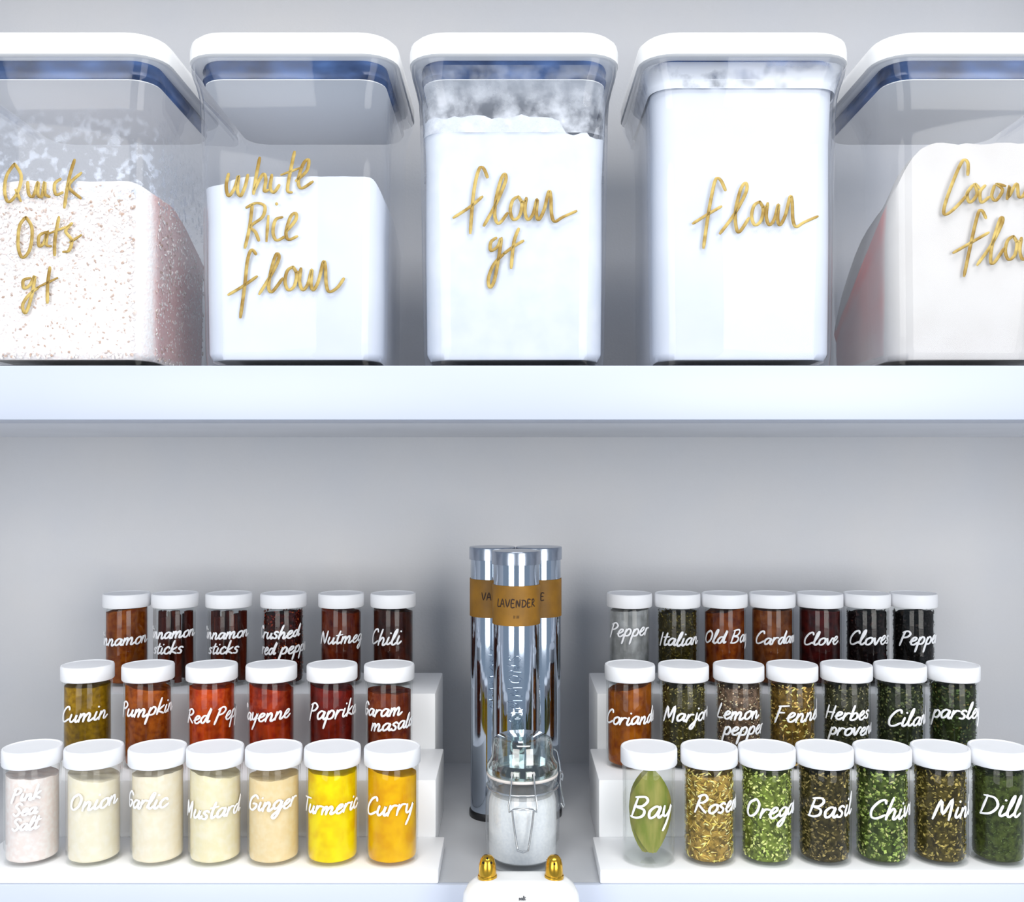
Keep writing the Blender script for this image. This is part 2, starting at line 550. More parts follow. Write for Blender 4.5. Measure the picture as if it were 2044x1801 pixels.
proto = MB().loft([rsq(0.0684, CR - 0.003, 0.2134), rsq(0.0684, CR - 0.003, 0.2141)]).build('lid_plate', plain('frosted_lid_plate', (250, 251, 253), 0.6, var=0.01, scale=18), None, 40)
ME_PLATE = proto.data
bpy.data.objects.remove(proto)
proto = MB().loft([rsq(0.0664, 0.016, 0.0), rsq(0.0664, 0.016, 0.0024)]).build('gap_shadow_ring', M_GAPSHADOW, None, 40)  # dark base strip standing in for the shadow gap on the shelf
ME_GAPSHADOW = proto.data
bpy.data.objects.remove(proto)


def hash_noise(x, y, seed):
    from mathutils import noise
    return noise.noise(Vector((x, y, seed)))


def fill_block(name, mat, parent, hfun, rings=26, n=14):
    """powder with a free surface: a rounded column whose top follows hfun(x, y)"""
    b = MB()
    loops = [rsq(0.0632, CR - 0.005, 0.0068, n=n)]
    for z in (0.012, 0.05, 0.09):
        loops.append(rsq(half_at(z) - 0.0028, CR - 0.003, z, n=n))
    # subdivide the loop edges so that the top outline can undulate
    def dense(lp):
        out = []
        for i, p in enumerate(lp):
            q = lp[(i + 1) % len(lp)]
            l = math.hypot(p[0] - q[0], p[1] - q[1])
            k = 18 if l > 0.03 else 1
            for j in range(k):
                out.append(tuple(p[a] + (q[a] - p[a]) * j / k for a in range(3)))
        return out
    loops = [dense(l) for l in loops]
    ref = dense(rsq(half_at(0.14) - 0.0028, CR - 0.003, 0, n=n))
    top = [(p[0], p[1], hfun(p[0], p[1])) for p in ref]
    loops[2:] = [[(a[0], a[1], 0.012 + (t[2] - 0.012) * k) for a, t in zip(loops[2], top)] for k in (0.4, 0.8)]
    loops.append(top)
    for k in range(1, rings):
        s = 1 - k / rings
        loops.append([(p[0] * s, p[1] * s, hfun(p[0] * s, p[1] * s)) for p in ref])
    b.loft(loops)
    return b.build(name, mat, parent, 60)


def traced(parts, off, scale, xc, zbase):
    """pen strokes measured on the container's front, in metres on its face"""
    d = CD - half_at(0.1)
    out = []
    for st in parts:
        out.append([(PX(off[0] + x / scale, d) - xc, PZ(off[1] + y / scale, d) - zbase) for x, y in st])
    return out


def face_y(u, v):
    """distance of the front wall from the container's axis, round the corners too"""
    hf = half_at(v)
    o = abs(u) - (hf - CR)
    return hf if o <= 0 else hf - CR + math.sqrt(max(CR * CR - o * o, 1e-8))


def gold_words(parent, strokes, w=0.0022):
    b = MB()
    for st in strokes:
        ribbon(b, smooth_path(st, 6), w, 0.00035, lambda u, v, h: (u, -face_y(u, v) - 0.00005 - h, v), 0.35)
    return tag(b.build('handwritten_words', M_GOLDPEN, parent, 50), 'gold handwritten lettering')


def container(px, label, fill_mat, hfun, strokes, off, fill_label, rz=0.0):
    d = CD - half_at(0.1)
    xc = PX(px, d)
    t = thing('storage_container', (xc, CD, UP_TOP), label, 'container', 'flour containers on the upper shelf', rz)
    child('container_body', ME_BODY, t)
    l = child('lid', ME_LID, t)
    child('push_button', ME_BTN, l)
    child('gasket', ME_GSK, t)
    child('lid_plate', ME_PLATE, l)
    child('gap_shadow_ring', ME_GAPSHADOW, t)
    f = fill_block('flour_fill', fill_mat, t, hfun)
    tag(f, fill_label)
    gold_words(t, traced(strokes, off, 2.502, xc, UP_TOP))
    return t


def film(parent, mat, z0, z1, name='powder_film', front_only=True):
    loops = []
    k = 10
    for i in range(k + 1):
        z = z0 + (z1 - z0) * i / k
        loops.append(rsq(half_at(z) - 0.0027, CR - 0.003, z, n=7))
    b = MB().loft(loops, False, False)
    o = b.build(name, mat, parent, 60)
    return tag(o, 'powder clinging to the inside wall', kind='stuff')


def wall_drop(x, y, amt):
    return amt * max(0.0, (y + 0.065) / 0.13)


M_FLOUR = powder('white_flour', (226, 230, 238), (221, 226, 236), 30, 0.3, 0.7, 1.0, bumpy=0.08)
M_FLOUR2 = powder('white_flour_lumpy', (228, 232, 239), (219, 225, 235), 60, 0.35, 0.7, 4.0, bumpy=0.3)
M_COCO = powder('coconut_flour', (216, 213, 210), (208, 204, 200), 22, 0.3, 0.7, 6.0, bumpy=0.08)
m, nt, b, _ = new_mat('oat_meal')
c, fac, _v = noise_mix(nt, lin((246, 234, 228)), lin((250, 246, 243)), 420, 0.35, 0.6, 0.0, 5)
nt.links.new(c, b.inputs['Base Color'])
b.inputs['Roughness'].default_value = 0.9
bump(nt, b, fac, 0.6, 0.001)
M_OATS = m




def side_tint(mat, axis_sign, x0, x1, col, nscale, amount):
    """pinkish shade and reflection on one side face, painted into the fill colour"""
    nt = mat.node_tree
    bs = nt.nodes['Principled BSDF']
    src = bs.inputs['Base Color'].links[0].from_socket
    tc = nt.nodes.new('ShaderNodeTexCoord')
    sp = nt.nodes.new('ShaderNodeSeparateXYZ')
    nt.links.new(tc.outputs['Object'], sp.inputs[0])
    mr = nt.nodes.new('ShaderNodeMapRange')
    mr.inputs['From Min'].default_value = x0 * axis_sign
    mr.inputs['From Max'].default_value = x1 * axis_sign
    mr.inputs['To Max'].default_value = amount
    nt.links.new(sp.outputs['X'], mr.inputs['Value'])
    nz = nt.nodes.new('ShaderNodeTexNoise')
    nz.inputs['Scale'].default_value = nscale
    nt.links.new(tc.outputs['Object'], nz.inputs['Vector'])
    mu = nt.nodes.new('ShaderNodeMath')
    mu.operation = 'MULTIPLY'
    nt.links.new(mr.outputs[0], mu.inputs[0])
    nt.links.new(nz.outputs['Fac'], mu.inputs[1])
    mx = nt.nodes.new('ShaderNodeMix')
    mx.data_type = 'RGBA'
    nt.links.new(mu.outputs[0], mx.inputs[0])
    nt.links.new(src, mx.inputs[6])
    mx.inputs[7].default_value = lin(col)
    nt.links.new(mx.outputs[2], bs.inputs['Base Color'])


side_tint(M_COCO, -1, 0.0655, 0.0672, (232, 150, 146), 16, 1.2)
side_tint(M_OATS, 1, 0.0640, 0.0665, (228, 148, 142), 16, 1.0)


def h_oats(x, y):
    return 0.1385 - 0.035 * max(0, (y + 0.02) / 0.085) ** 1.2 + 0.0022 * hash_noise(x * 60, y * 60, 1) - 0.010 * max(0, (x - 0.05) / 0.02) ** 2


def h_rice(x, y):
    s = 0.0065 / (1 + math.exp(-(x + 0.045) / 0.003))
    return 0.1355 + s - 0.016 * max(0, (x - 0.058) / 0.0095) ** 2 - 0.02 * max(0, (y + 0.0) / 0.07) + 0.0006 * hash_noise(x * 90, y * 90, 2)


def h_gf(x, y):
    return 0.186 - 0.013 / (1 + math.exp(-(x - 0.036) / 0.0025)) + 0.0035 * hash_noise(x * 90, y * 90, 3) + 0.002 * hash_noise(x * 260, y * 260, 8) - 0.01 * max(0, y / 0.07)


def h_flour(x, y):
    return 0.2085 + 0.0022 * hash_noise(x * 60, y * 60, 4) - 0.006 * max(0, y / 0.07)


def h_coco(x, y):
    e = max(0, min(1, (-x - 0.030) / 0.038))
    return 0.1665 - 0.050 * e ** 2.4 - 0.085 * (max(0, (y + 0.055) / 0.12)) * (0.25 + 0.75 * e) + 0.0022 * hash_noise(x * 110, y * 110, 5)


S1 = [[(75, 720), (35, 780), (25, 860), (45, 910), (90, 860), (108, 780), (75, 720)], [(80, 850), (105, 905)],
      [(140, 810), (145, 870), (168, 880), (192, 810), (190, 870), (210, 882), (225, 810), (226, 870), (250, 884)], [(305, 795), (275, 820), (280, 872), (315, 862)],
      [(375, 700), (345, 800), (322, 938)], [(408, 765), (345, 830), (405, 892)],
      [(130, 985), (98, 1030), (90, 1130), (112, 1187), (150, 1140), (160, 1040), (130, 985)], [(228, 1060), (195, 1080), (195, 1130), (220, 1112), (238, 1055), (230, 1120), (255, 1130)],
      [(295, 985), (275, 1090), (272, 1175)], [(235, 1070), (355, 1025)], [(360, 1015), (328, 1055), (358, 1100), (345, 1150), (315, 1158)], [(350, 1110), (405, 1075)],
      [(150, 1288), (115, 1300), (118, 1340), (148, 1322), (172, 1280), (155, 1380), (125, 1462), (110, 1425), (140, 1375), (190, 1335)], [(248, 1235), (236, 1320), (234, 1412)], [(185, 1335), (285, 1288)]]
S2 = [[(292, 770), (280, 830), (292, 880), (322, 840), (342, 780), (336, 850), (352, 880), (375, 830), (388, 775)],
      [(448, 690), (430, 780), (416, 870)], [(420, 850), (445, 800), (468, 770), (478, 800), (470, 855), (490, 850)], [(508, 775), (500, 840), (518, 862), (545, 825)],
      [(622, 660), (600, 760), (586, 850), (608, 862)], [(555, 775), (655, 738)], [(628, 805), (682, 755), (692, 700), (665, 720), (640, 800), (655, 842), (712, 808)],
      [(410, 925), (395, 1040), (372, 1138)], [(380, 938), (430, 915), (472, 932), (460, 985), (402, 1030), (425, 1060), (442, 1102)], [(490, 980), (480, 1105)], [(530, 917), (533, 922)],
      [(560, 985), (525, 1000), (513, 1060), (530, 1100), (572, 1082)], [(580, 1055), (626, 1000), (626, 965), (600, 985), (578, 1060), (590, 1097), (634, 1080)],
      [(428, 1170), (405, 1148), (385, 1200), (370, 1330), (348, 1485)], [(288, 1372), (360, 1330), (432, 1280)], [(443, 1368), (510, 1260), (542, 1190), (530, 1168), (505, 1240), (490, 1330), (507, 1357), (560, 1290)],
      [(612, 1232), (584, 1252), (572, 1305), (588, 1348), (618, 1328), (630, 1270), (612, 1232)], [(624, 1262), (646, 1256)], [(652, 1240), (645, 1305), (660, 1348), (686, 1318), (706, 1245), (702, 1318), (714, 1348), (740, 1300), (764, 1208), (774, 1235), (778, 1320), (794, 1357), (834, 1335), (866, 1290)]]
S3 = [[(458, 788), (440, 745), (420, 740), (400, 800), (385, 900), (372, 1065)], [(288, 988), (370, 935), (432, 883)], [(440, 1028), (500, 920), (547, 810), (545, 770), (525, 800), (500, 900), (495, 980), (515, 1017), (558, 965)],
      [(612, 882), (584, 902), (572, 955), (588, 998), (618, 978), (630, 920), (612, 882)], [(624, 912), (646, 906)], [(652, 890), (645, 955), (660, 998), (686, 968), (706, 895), (702, 968), (714, 998), (740, 950), (764, 858), (774, 885), (778, 970), (794, 1007), (834, 985), (902, 955)],
      [(502, 1088), (475, 1110), (475, 1152), (510, 1130), (527, 1088), (515, 1180), (492, 1300), (470, 1335), (463, 1290), (490, 1220), (540, 1167)], [(614, 1042), (590, 1110), (576, 1238)], [(540, 1167), (590, 1130), (637, 1103)]]
S4 = [[(545, 852), (520, 800), (495, 800), (472, 900), (455, 1000), (436, 1138)], [(383, 1017), (450, 975), (524, 932)], [(518, 1067), (590, 970), (648, 860), (646, 815), (620, 850), (595, 960), (600, 1040), (617, 1057), (662, 990)],
      [(716, 908), (688, 928), (676, 981), (692, 1024), (722, 1004), (734, 946), (716, 908)], [(728, 938), (750, 932)], [(756, 916), (749, 981), (764, 1024), (790, 994), (810, 921), (806, 994), (818, 1024), (844, 976), (868, 884), (878, 911), (882, 996), (898, 1033), (938, 1011), (1006, 981)]]
S5 = [[(718, 775), (718, 715), (690, 708), (640, 820), (603, 930), (605, 972), (650, 945), (720, 870)], [(742, 828), (715, 870), (730, 912), (765, 870), (752, 820), (775, 840)], [(805, 828), (780, 860), (787, 912), (825, 885)],
      [(852, 828), (838, 880), (860, 902), (892, 850), (862, 820), (905, 830)], [(915, 895), (928, 830), (922, 885), (962, 818), (972, 880), (992, 882), (1015, 840)], [(1030, 820), (1025, 880), (1050, 890), (1080, 820), (1080, 890), (1100, 880)], [(1150, 720), (1125, 890), (1150, 895)], [(1100, 800), (1180, 780)],
      [(810, 990), (790, 953), (770, 970), (735, 1120), (703, 1278)], [(648, 1163), (740, 1110), (824, 1062)], [(768, 1223), (840, 1120), (893, 1010), (882, 993), (845, 1110), (835, 1200), (852, 1212), (902, 1140)],
      [(948, 1080), (920, 1100), (908, 1153), (924, 1196), (954, 1176), (966, 1118), (948, 1080)], [(960, 1110), (982, 1104)], [(988, 1088), (981, 1153), (996, 1196), (1022, 1166), (1042, 1093), (1038, 1166), (1050, 1196), (1076, 1148), (1100, 1056), (1110, 1083), (1114, 1168), (1130, 1205), (1170, 1183), (1190, 1165)]]

c1 = container(117, 'clear square container of speckled oats with gold handwriting, leftmost on the shelf', M_OATS, h_oats, S1, (0, 40), 'quick oats with pinkish shade painted on one side')
c2 = container(580, 'clear square container of white rice flour, gold words reading white rice flour', M_FLOUR, h_rice, S2, (340, 40), 'smooth white rice flour')
c3 = container(1026, 'clear square container of lumpy white flour marked flour gf in gold', M_FLOUR2, h_gf, S3, (790, 40), 'lumpy white flour')
c4 = container(1490, 'clear square container filled to the top with flour, single gold word flour', M_FLOUR, h_flour, S4, (1230, 40), 'white flour filling almost the whole container')
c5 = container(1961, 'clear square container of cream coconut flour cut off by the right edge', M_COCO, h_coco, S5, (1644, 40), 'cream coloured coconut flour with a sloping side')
film(c1, dust('oat_dust', (226, 232, 244), 150, 0.5, 0.62, 0.75, 0.13, 0.196, 1.0), 0.125, 0.196)
film(c3, dust('flour_dust', (235, 238, 244), 70, 0.34, 0.66, 0.95, 0.178, 0.232, 2.0), 0.1745, 0.222)
film(c4, dust('flour_dust_thick', (235, 238, 244), 55, 0.22, 0.5, 1.0, 0.2105, 0.229, 3.0), 0.2065, 0.224)

# loose oat flakes against the walls
rng = random.Random(3)
fl = MB()
for i in range(4200):
    face = rng.random()
    z = rng.uniform(0.008, 0.136)
    if face < 0.62:
        x, y, n_, t_ = rng.uniform(-0.055, 0.055), -(half_at(z) - 0.0030), Vector((0, -1, 0)), Vector((1, 0, 0))
    elif face < 0.86:
        y = rng.uniform(-0.055, 0.055)
        if z > h_oats(0.066, y):
            continue
        x, n_, t_ = half_at(z) - 0.0030, Vector((1, 0, 0)), Vector((0, 1, 0))
    else:
        x, y = rng.uniform(-0.06, 0.06), rng.uniform(-0.062, 0.05)
        z, n_, t_ = h_oats(x, y) + 0.0006, Vector((0, 0, 1)), Vector((1, 0, 0))
    n_ = (n_ + Vector((rng.gauss(0, .25), rng.gauss(0, .25), rng.gauss(0, .25)))).normalized()
    a = (t_ - n_ * t_.dot(n_)).normalized()
    bb = n_.cross(a)
    th = rng.uniform(0, PI)
    a, bb = a * math.cos(th) + bb * math.sin(th), bb * math.cos(th) - a * math.sin(th)
    r1, r2 = rng.uniform(0.0009, 0.0022), rng.uniform(0.0006, 0.0014)
    p = Vector((x, y, z))
    o = len(fl.v)
    for k in range(5):
        q = p + a * (r1 * math.cos(k * 2 * PI / 5)) + bb * (r2 * math.sin(k * 2 * PI / 5))
        fl.v.append(tuple(q))
    fl.v.append(tuple(p + n_ * 0.0005))
    fl.f += [(o + k, o + (k + 1) % 5, o + 5) for k in range(5)]
of = fl.build('oat_flakes', flake_mat('oat_flake', [(252, 248, 244), (250, 240, 234), (253, 250, 247), (247, 230, 224), (252, 245, 240), (252, 248, 244), (190, 160, 142), (252, 248, 245)]), c1, 0)
tag(of, 'loose oat flakes in pink, cream and brown', kind='stuff')

# ------------------------------------------------------------------ spice jars
JR, JIN, JH = 0.0196, 0.0184, 0.084
jb = [(0.0, 0.0), (0.0186, 0.0), (0.0194, 0.0008), (JR, 0.0025), (JR, 0.0690), (0.0192, 0.0712), (0.0182, 0.0722), (0.0182, 0.0800), (0.0170, 0.0800), (0.0170, 0.0716), (0.0182, 0.0690), (JIN, 0.0670), (JIN, 0.0040), (0.0174, 0.0024), (0.0, 0.0022)]
proto = MB().lathe(jb, 40).build('jar_body', M_GLASS, None, 35)
ME_JB = proto.data
bpy.data.objects.remove(proto)
jl = [(0.0, 0.0802), (0.0188, 0.0802), (0.0188, 0.0718), (0.0206, 0.0716), (0.0211, 0.0724), (0.0211, 0.0826), (0.0206, 0.0838), (0.0196, 0.0840), (0.0188, 0.0834), (0.0, 0.0832)]
proto = MB().lathe(jl, 48).build('lid', M_LIDJ, None, 35)
ME_JL = proto.data
bpy.data.objects.remove(proto)


def jar_fill(parent, mat, top=0.066, slope=0.0, seed=0, name='spice_fill'):
    b = MB()
    n, R = 40, 0.0180
    def h(x, y):
        return top + slope * x / R * 0.004 + 0.0012 * hash_noise(x * 150, y * 150, seed + 0.3)
    loops = [[(r * math.cos(2 * PI * j / n), r * math.sin(2 * PI * j / n), z) for j in range(n)] for r, z in ((0.0160, 0.0026), (0.0175, 0.0034), (R, 0.0052))]
    for s in (1, 0.85, 0.6, 0.3, 0.02):
        loops.append([(R * s * math.cos(2 * PI * j / n), R * s * math.sin(2 * PI * j / n), h(R * s * math.cos(2 * PI * j / n), R * s * math.sin(2 * PI * j / n))) for j in range(n)])
    b.loft(loops)
    return b.build(name, mat, parent, 50)


def herb_flakes(parent, mat, n, ln, wd, top=0.066, seed=1, name='herb_flakes', tang=1.0):
    r_ = random.Random(seed)
    b = MB()
    for i in range(n):
        a0 = r_.uniform(0, 2 * PI)
        z = r_.uniform(0.0042, top)
        rr = r_.uniform(0.0166, 0.0179)
        nrm = Vector((math.cos(a0), math.sin(a0), 0))
        p = nrm * rr + Vector((0, 0, z))
        nrm = (nrm + Vector((r_.gauss(0, .35), r_.gauss(0, .35), r_.gauss(0, .35))) * tang).normalized()
        t = Vector((-math.sin(a0), math.cos(a0), 0))
        t = (t - nrm * t.dot(nrm)).normalized()
        w = nrm.cross(t)
        th = r_.gauss(0, 0.8)
        t, w = t * math.cos(th) + w * math.sin(th), w * math.cos(th) - t * math.sin(th)
        l, q = ln * r_.uniform(0.5, 1.2) / 2, wd * r_.uniform(0.6, 1.3) / 2
        o = len(b.v)
        pts = [p - t * l, p + w * q + t * l * 0.1, p + t * l, p - w * q - t * l * 0.1, p + nrm * q * 0.5]
        for v in pts:
            rad = math.hypot(v.x, v.y)
            if rad > 0.0182:
                v.x *= 0.0182 / rad
                v.y *= 0.0182 / rad
            v.z = max(v.z, 0.0030)
            b.v.append(tuple(v))
        b.f += [(o, o + 1, o + 4), (o + 1, o + 2, o + 4), (o + 2, o + 3, o + 4), (o + 3, o, o + 4)]
    o = b.build(name, mat, parent, 0)
    return tag(o, kind='stuff')


ROW = {'front': (0.7145, TIERS[0][0]), 'mid': (0.800, TIERS[1][0]), 'back': (0.889, TIERS[2][0])}


def jar_words(parent, row, lines, size=0.0066, w=0.0019):
    """white pen words written round the jar: letter number k of each word starts at a measured place on the glass"""
    b = MB()
    d, zt = ROW[row]
    xj = parent.location.x
    d = parent.location.y
    face = -math.atan2(xj, d)
    pc = CX + F * xj / d
    rp = JR * F / d * math.sqrt(1 + (xj / d) ** 2)
    for word, k, px, py in lines:
        sts = []
        st, width = text_strokes(word, size, rise=0.05, wide=1.22, starts=sts)
        a = math.asin(max(-0.98, min(0.98, (px - pc) / rp))) + face
        u0 = a * JR - sts[k]
        zc = PZ(py, d - 0.0175) - zt
        for s_ in st:
            s2 = [(x + u0, y + zc - 0.05 * sts[k] / 1.22) for x, y in s_]
            ribbon(b, smooth_path(s2, 4), w, 0.00025, lambda u, v, h: ((JR + 0.00004 + h) * math.sin(u / JR), -(JR + 0.00004 + h) * math.cos(u / JR), v), 0.3)
    return tag(b.build('handwritten_word', M_INK, parent, 50), 'white handwritten lettering')


def jar(px, row, label, group):
    d, z = ROW[row]
    t = thing('spice_jar', (PX(px, d), d, z + 0.0001), label, 'jar', group)
    child('jar_body', ME_JB, t)
    child('lid', ME_JL, t)
    return t


LG, RG = 'spice jars on the left rack', 'herb jars on the right rack'
seed = 0
#  px, row, words [(text, height, shift)], colour 1, colour 2, noise scale, fill top, label
powders = [
 (65, 'front', [('Pink', 0, 24, 1598), ('Sea', 0, 26, 1628), ('Salt', 0, 24, 1658)], (243, 227, 222), (247, 238, 235), 300, .064, 'jar of pale pink salt with three white lines, leftmost in its front row', LG, .0060),
 (188, 'front', [('Onion', 0, 140, 1618)], (244, 233, 208), (247, 238, 220), 200, .063, 'jar of pale cream powder beside the pink salt jar, second in the front row', LG, .0082),
 (315, 'front', [('Garlic', 1, 266, 1615)], (244, 230, 204), (247, 236, 216), 200, .066, 'jar of warm cream powder, third from the left in the front row', LG, .0078),
 (430, 'front', [('Mustard', 3, 416, 1633)], (242, 229, 190), (245, 234, 206), 200, .066, 'jar of yellowish cream powder, fourth in the left front row', LG, .0078),
 (547, 'front', [('Ginger', 1, 514, 1618)], (241, 214, 164), (244, 222, 180), 220, .063, 'jar of tan ginger powder beside the bright yellow jar', LG, .0078),
 (664, 'front', [('Turmeric', 1, 617, 1626)], (252, 226, 0), (236, 190, 0), 90, .067, 'jar of bright lemon yellow turmeric powder', LG, .0075),
 (783, 'front', [('Curry', 0, 734, 1630)], (242, 186, 0), (226, 160, 0), 90, .067, 'jar of orange yellow curry powder at the right end of its front row', LG, .0090),
 (175, 'mid', [('Cumin', 1, 138, 1441)], (146, 112, 10), (112, 82, 6), 260, .067, 'jar of olive brown ground cumin, leftmost in the middle row', LG, .0085),
 (296, 'mid', [('Pumpkin', 1, 254, 1431)], (168, 84, 16), (128, 52, 6), 240, .066, 'jar of orange brown pumpkin spice behind the pale front jars', LG, .0080),
 (423, 'mid', [('Red Pepper', 4, 428, 1442)], (196, 72, 6), (160, 40, 2), 200, .066, 'jar of vivid orange red pepper powder in the middle row', LG, .0078),
 (542, 'mid', [('Cayenne', 2, 502, 1440)], (158, 48, 6), (120, 20, 2), 200, .066, 'jar of brick red cayenne powder in the middle row', LG, .0080),
 (663, 'mid', [('Paprika', 1, 632, 1436)], (104, 20, 8), (78, 6, 2), 200, .066, 'jar of deep dark red paprika in the middle row', LG, .0084),
 (777, 'mid', [('Garam', 1, 736, 1432), ('masala', 0, 741, 1460)], (124, 52, 14), (92, 22, 6), 180, .062, 'jar of brown red garam masala with two white lines, right end of middle row', LG, .0078),
 (253, 'back', [('Cinnamon', 4, 228, 1289)], (136, 70, 12), (104, 42, 6), 200, .069, 'jar of light brown ground cinnamon, leftmost in the back row', LG, .0078),
 (681, 'back', [('Nutmeg', 2, 668, 1286)], (92, 34, 10), (66, 10, 4), 140, .069, 'jar of reddish brown nutmeg beside the chili jar in the back row', LG, .0080),
 (785, 'back', [('Chili', 1, 754, 1288)], (62, 22, 8), (32, 6, 3), 120, .069, 'jar of near black red chili powder, right end of the left back row', LG, .0090),
 (1256, 'back', [('Pepper', 0, 1219, 1272)], (140, 142, 144), (164, 166, 170), 120, .069, 'jar of grey pepper, leftmost in the back row of herb rack', RG, .0080),
 (1446, 'back', [('Old Bay', 4, 1457, 1284)], (122, 58, 12), (78, 22, 4), 160, .069, 'jar of rust brown seasoning, third in the back row of herb rack', RG, .0080),
 (1541, 'back', [('Cardamom', 1, 1524, 1287)], (110, 60, 24), (78, 34, 12), 160, .069, 'jar of brown cardamom powder, middle of the herb rack back row', RG, .0076),
 (1636, 'back', [('Clove', 0, 1604, 1289)], (66, 12, 10), (34, 4, 6), 120, .069, 'jar of dark maroon ground clove in the back row', RG, .0080),
 (1257, 'mid', [('Coriander', 0, 1212, 1449)], (150, 82, 12), (116, 52, 6), 160, .066, 'jar of orange brown coriander, leftmost in the herb rack middle row', RG, .0078),
]
for px, row, words, ca, cb, sc, top, label, grp, size in powders:
    seed += 1
    t = jar(px, row, label, grp)
    jar_fill(t, powder('ground_spice', ca, cb, sc, 0.40, 0.66, seed * 1.7, streak=0.03 if row == 'front' else 0.38), top, random.uniform(-1, 1), seed)
    jar_words(t, row, words, size * 0.82, 0.0017 if row == 'front' else 0.0016)

#  flaky herbs: px, row, words, core colour, flake colours, count, length, width, label, group, size
herbs = [
 (566, 'back', [('Crushed', 1, 526, 1276), ('red pepper', 4, 558, 1306)], (58, 10, 4), [(70, 8, 4), (120, 34, 10), (44, 6, 4), (96, 18, 6), (160, 80, 26)], 700, .003, .0018, 'jar of dark red crushed pepper flakes with two white lines', LG, .0074),
 (1352, 'back', [('Italian', 0, 1316, 1291)], (58, 50, 14), [(60, 54, 16), (92, 82, 30), (44, 36, 10), (112, 100, 44)], 900, .003, .0013, 'jar of dark olive herbs reading Italian in the back row', RG, .0080),
 (1730, 'back', [('Cloves', 0, 1695, 1289)], (14, 5, 6), [(18, 7, 7), (34, 12, 10), (10, 5, 6), (52, 18, 14)], 420, .0055, .0020, 'jar of black whole cloves beside the black pepper jar', RG, .0084),
 (1823, 'back', [('Pepper', 0, 1796, 1288)], (10, 8, 8), [(16, 13, 12), (30, 24, 22), (8, 7, 7), (44, 34, 28)], 700, .0028, .0026, 'jar of black peppercorns, rightmost in the back row', RG, .0078),
 (1364, 'mid', [('Marjoram', 0, 1325, 1442)], (72, 66, 32), [(84, 78, 36), (128, 120, 66), (62, 54, 24), (150, 140, 86)], 1000, .0030, .0013, 'jar of grey olive marjoram in the middle row', RG, .0080),
 (1474, 'mid', [('Lemon', 0, 1432, 1438), ('pepper', 0, 1443, 1469)], (130, 104, 84), [(172, 148, 124), (120, 92, 74), (196, 176, 150), (84, 62, 50), (186, 160, 120)], 1100, .0020, .0015, 'jar of pinkish beige speckled lemon pepper with two white lines', RG, .0078),
 (1581, 'mid', [('Fennel', 0, 1548, 1442)], (128, 98, 40), [(176, 146, 70), (204, 180, 112), (140, 106, 42), (190, 156, 92)], 800, .0045, .0014, 'jar of golden tan fennel seeds in the middle row', RG, .0086),
 (1689, 'mid', [('Herbes', 0, 1648, 1439), ('provence', 0, 1655, 1470)], (60, 60, 40), [(84, 84, 58), (116, 112, 80), (54, 52, 36), (142, 134, 98)], 1000, .0032, .0013, 'jar of dull grey green herbs with two white lines', RG, .0076),
 (1796, 'mid', [('Cilantro', 0, 1771, 1451)], (46, 52, 30), [(62, 72, 42), (86, 96, 60), (38, 42, 24), (112, 112, 66)], 900, .0032, .0022, 'jar of dark grey green cilantro beside the parsley jar', RG, .0086),
 (1902, 'mid', [('parsley', 0, 1861, 1438)], (42, 50, 22), [(50, 62, 28), (74, 92, 48), (32, 38, 16), (92, 84, 40)], 900, .0032, .0022, 'jar of dark green parsley, rightmost in the middle row', RG, .0084),
 (1415, 'front', [('Rosemary', 0, 1386, 1624)], (150, 122, 60), [(208, 178, 98), (176, 142, 66), (222, 198, 128), (138, 106, 46), (196, 172, 88)], 1150, .0058, .0012, 'jar of straw yellow rosemary needles in the front row', RG, .0082),
 (1530, 'front', [('Oregano', 0, 1489, 1634)], (104, 116, 50), [(158, 172, 88), (120, 138, 58), (182, 192, 116), (92, 104, 40), (196, 186, 120)], 1250, .0036, .0018, 'jar of light green oregano flakes in the front row', RG, .0086),
 (1645, 'front', [('Basil', 0, 1613, 1633)], (62, 54, 28), [(104, 92, 52), (74, 62, 32), (134, 118, 72), (58, 50, 26), (156, 138, 84)], 1200, .0036, .0020, 'jar of brown green dried basil flakes in the front row', RG, .0092),
 (1760, 'front', [('Chives', 0, 1734, 1636)], (68, 80, 34), [(116, 136, 62), (86, 102, 46), (150, 164, 88), (64, 74, 32), (170, 166, 110)], 1250, .0036, .0022, 'jar of bright green chive flakes in the front row', RG, .0092),
 (1876, 'front', [('Mint', 0, 1861, 1634)], (72, 62, 26), [(118, 106, 50), (88, 74, 34), (146, 132, 72), (66, 58, 24), (166, 146, 82)], 1200, .0036, .0018, 'jar of yellow brown mint flakes beside the dill jar', RG, .0092),
 (1992, 'front', [('Dill', 0, 1955, 1632)], (66, 74, 34), [(66, 80, 32), (52, 64, 26), (86, 100, 50), (44, 52, 20)], 1300, .0026, .0010, 'jar of fine dark green dill cut off by the right edge', RG, .0096),
]
for px, row, words, core, cols, n, ln, wd, label, grp, size in herbs:
    seed += 1
    t = jar(px, row, label, grp)
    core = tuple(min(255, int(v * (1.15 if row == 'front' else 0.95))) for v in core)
    cols = [tuple(min(255, int(v * (1.0 + 0.3 * (sum(q) / 380.0)))) for v in q) for q in cols]
    o = jar_fill(t, powder('herb_core', core, tuple(int(v * 0.6) for v in core), 240, 0.4, 0.6, seed * 1.7), 0.066, 0.3, seed)
    o.scale = (0.955, 0.955, 1.0)
    herb_flakes(t, flake_mat('herb_flake', cols), n, ln, wd, 0.0685, seed)
    jar_words(t, row, words, size * 0.84, 0.0017)

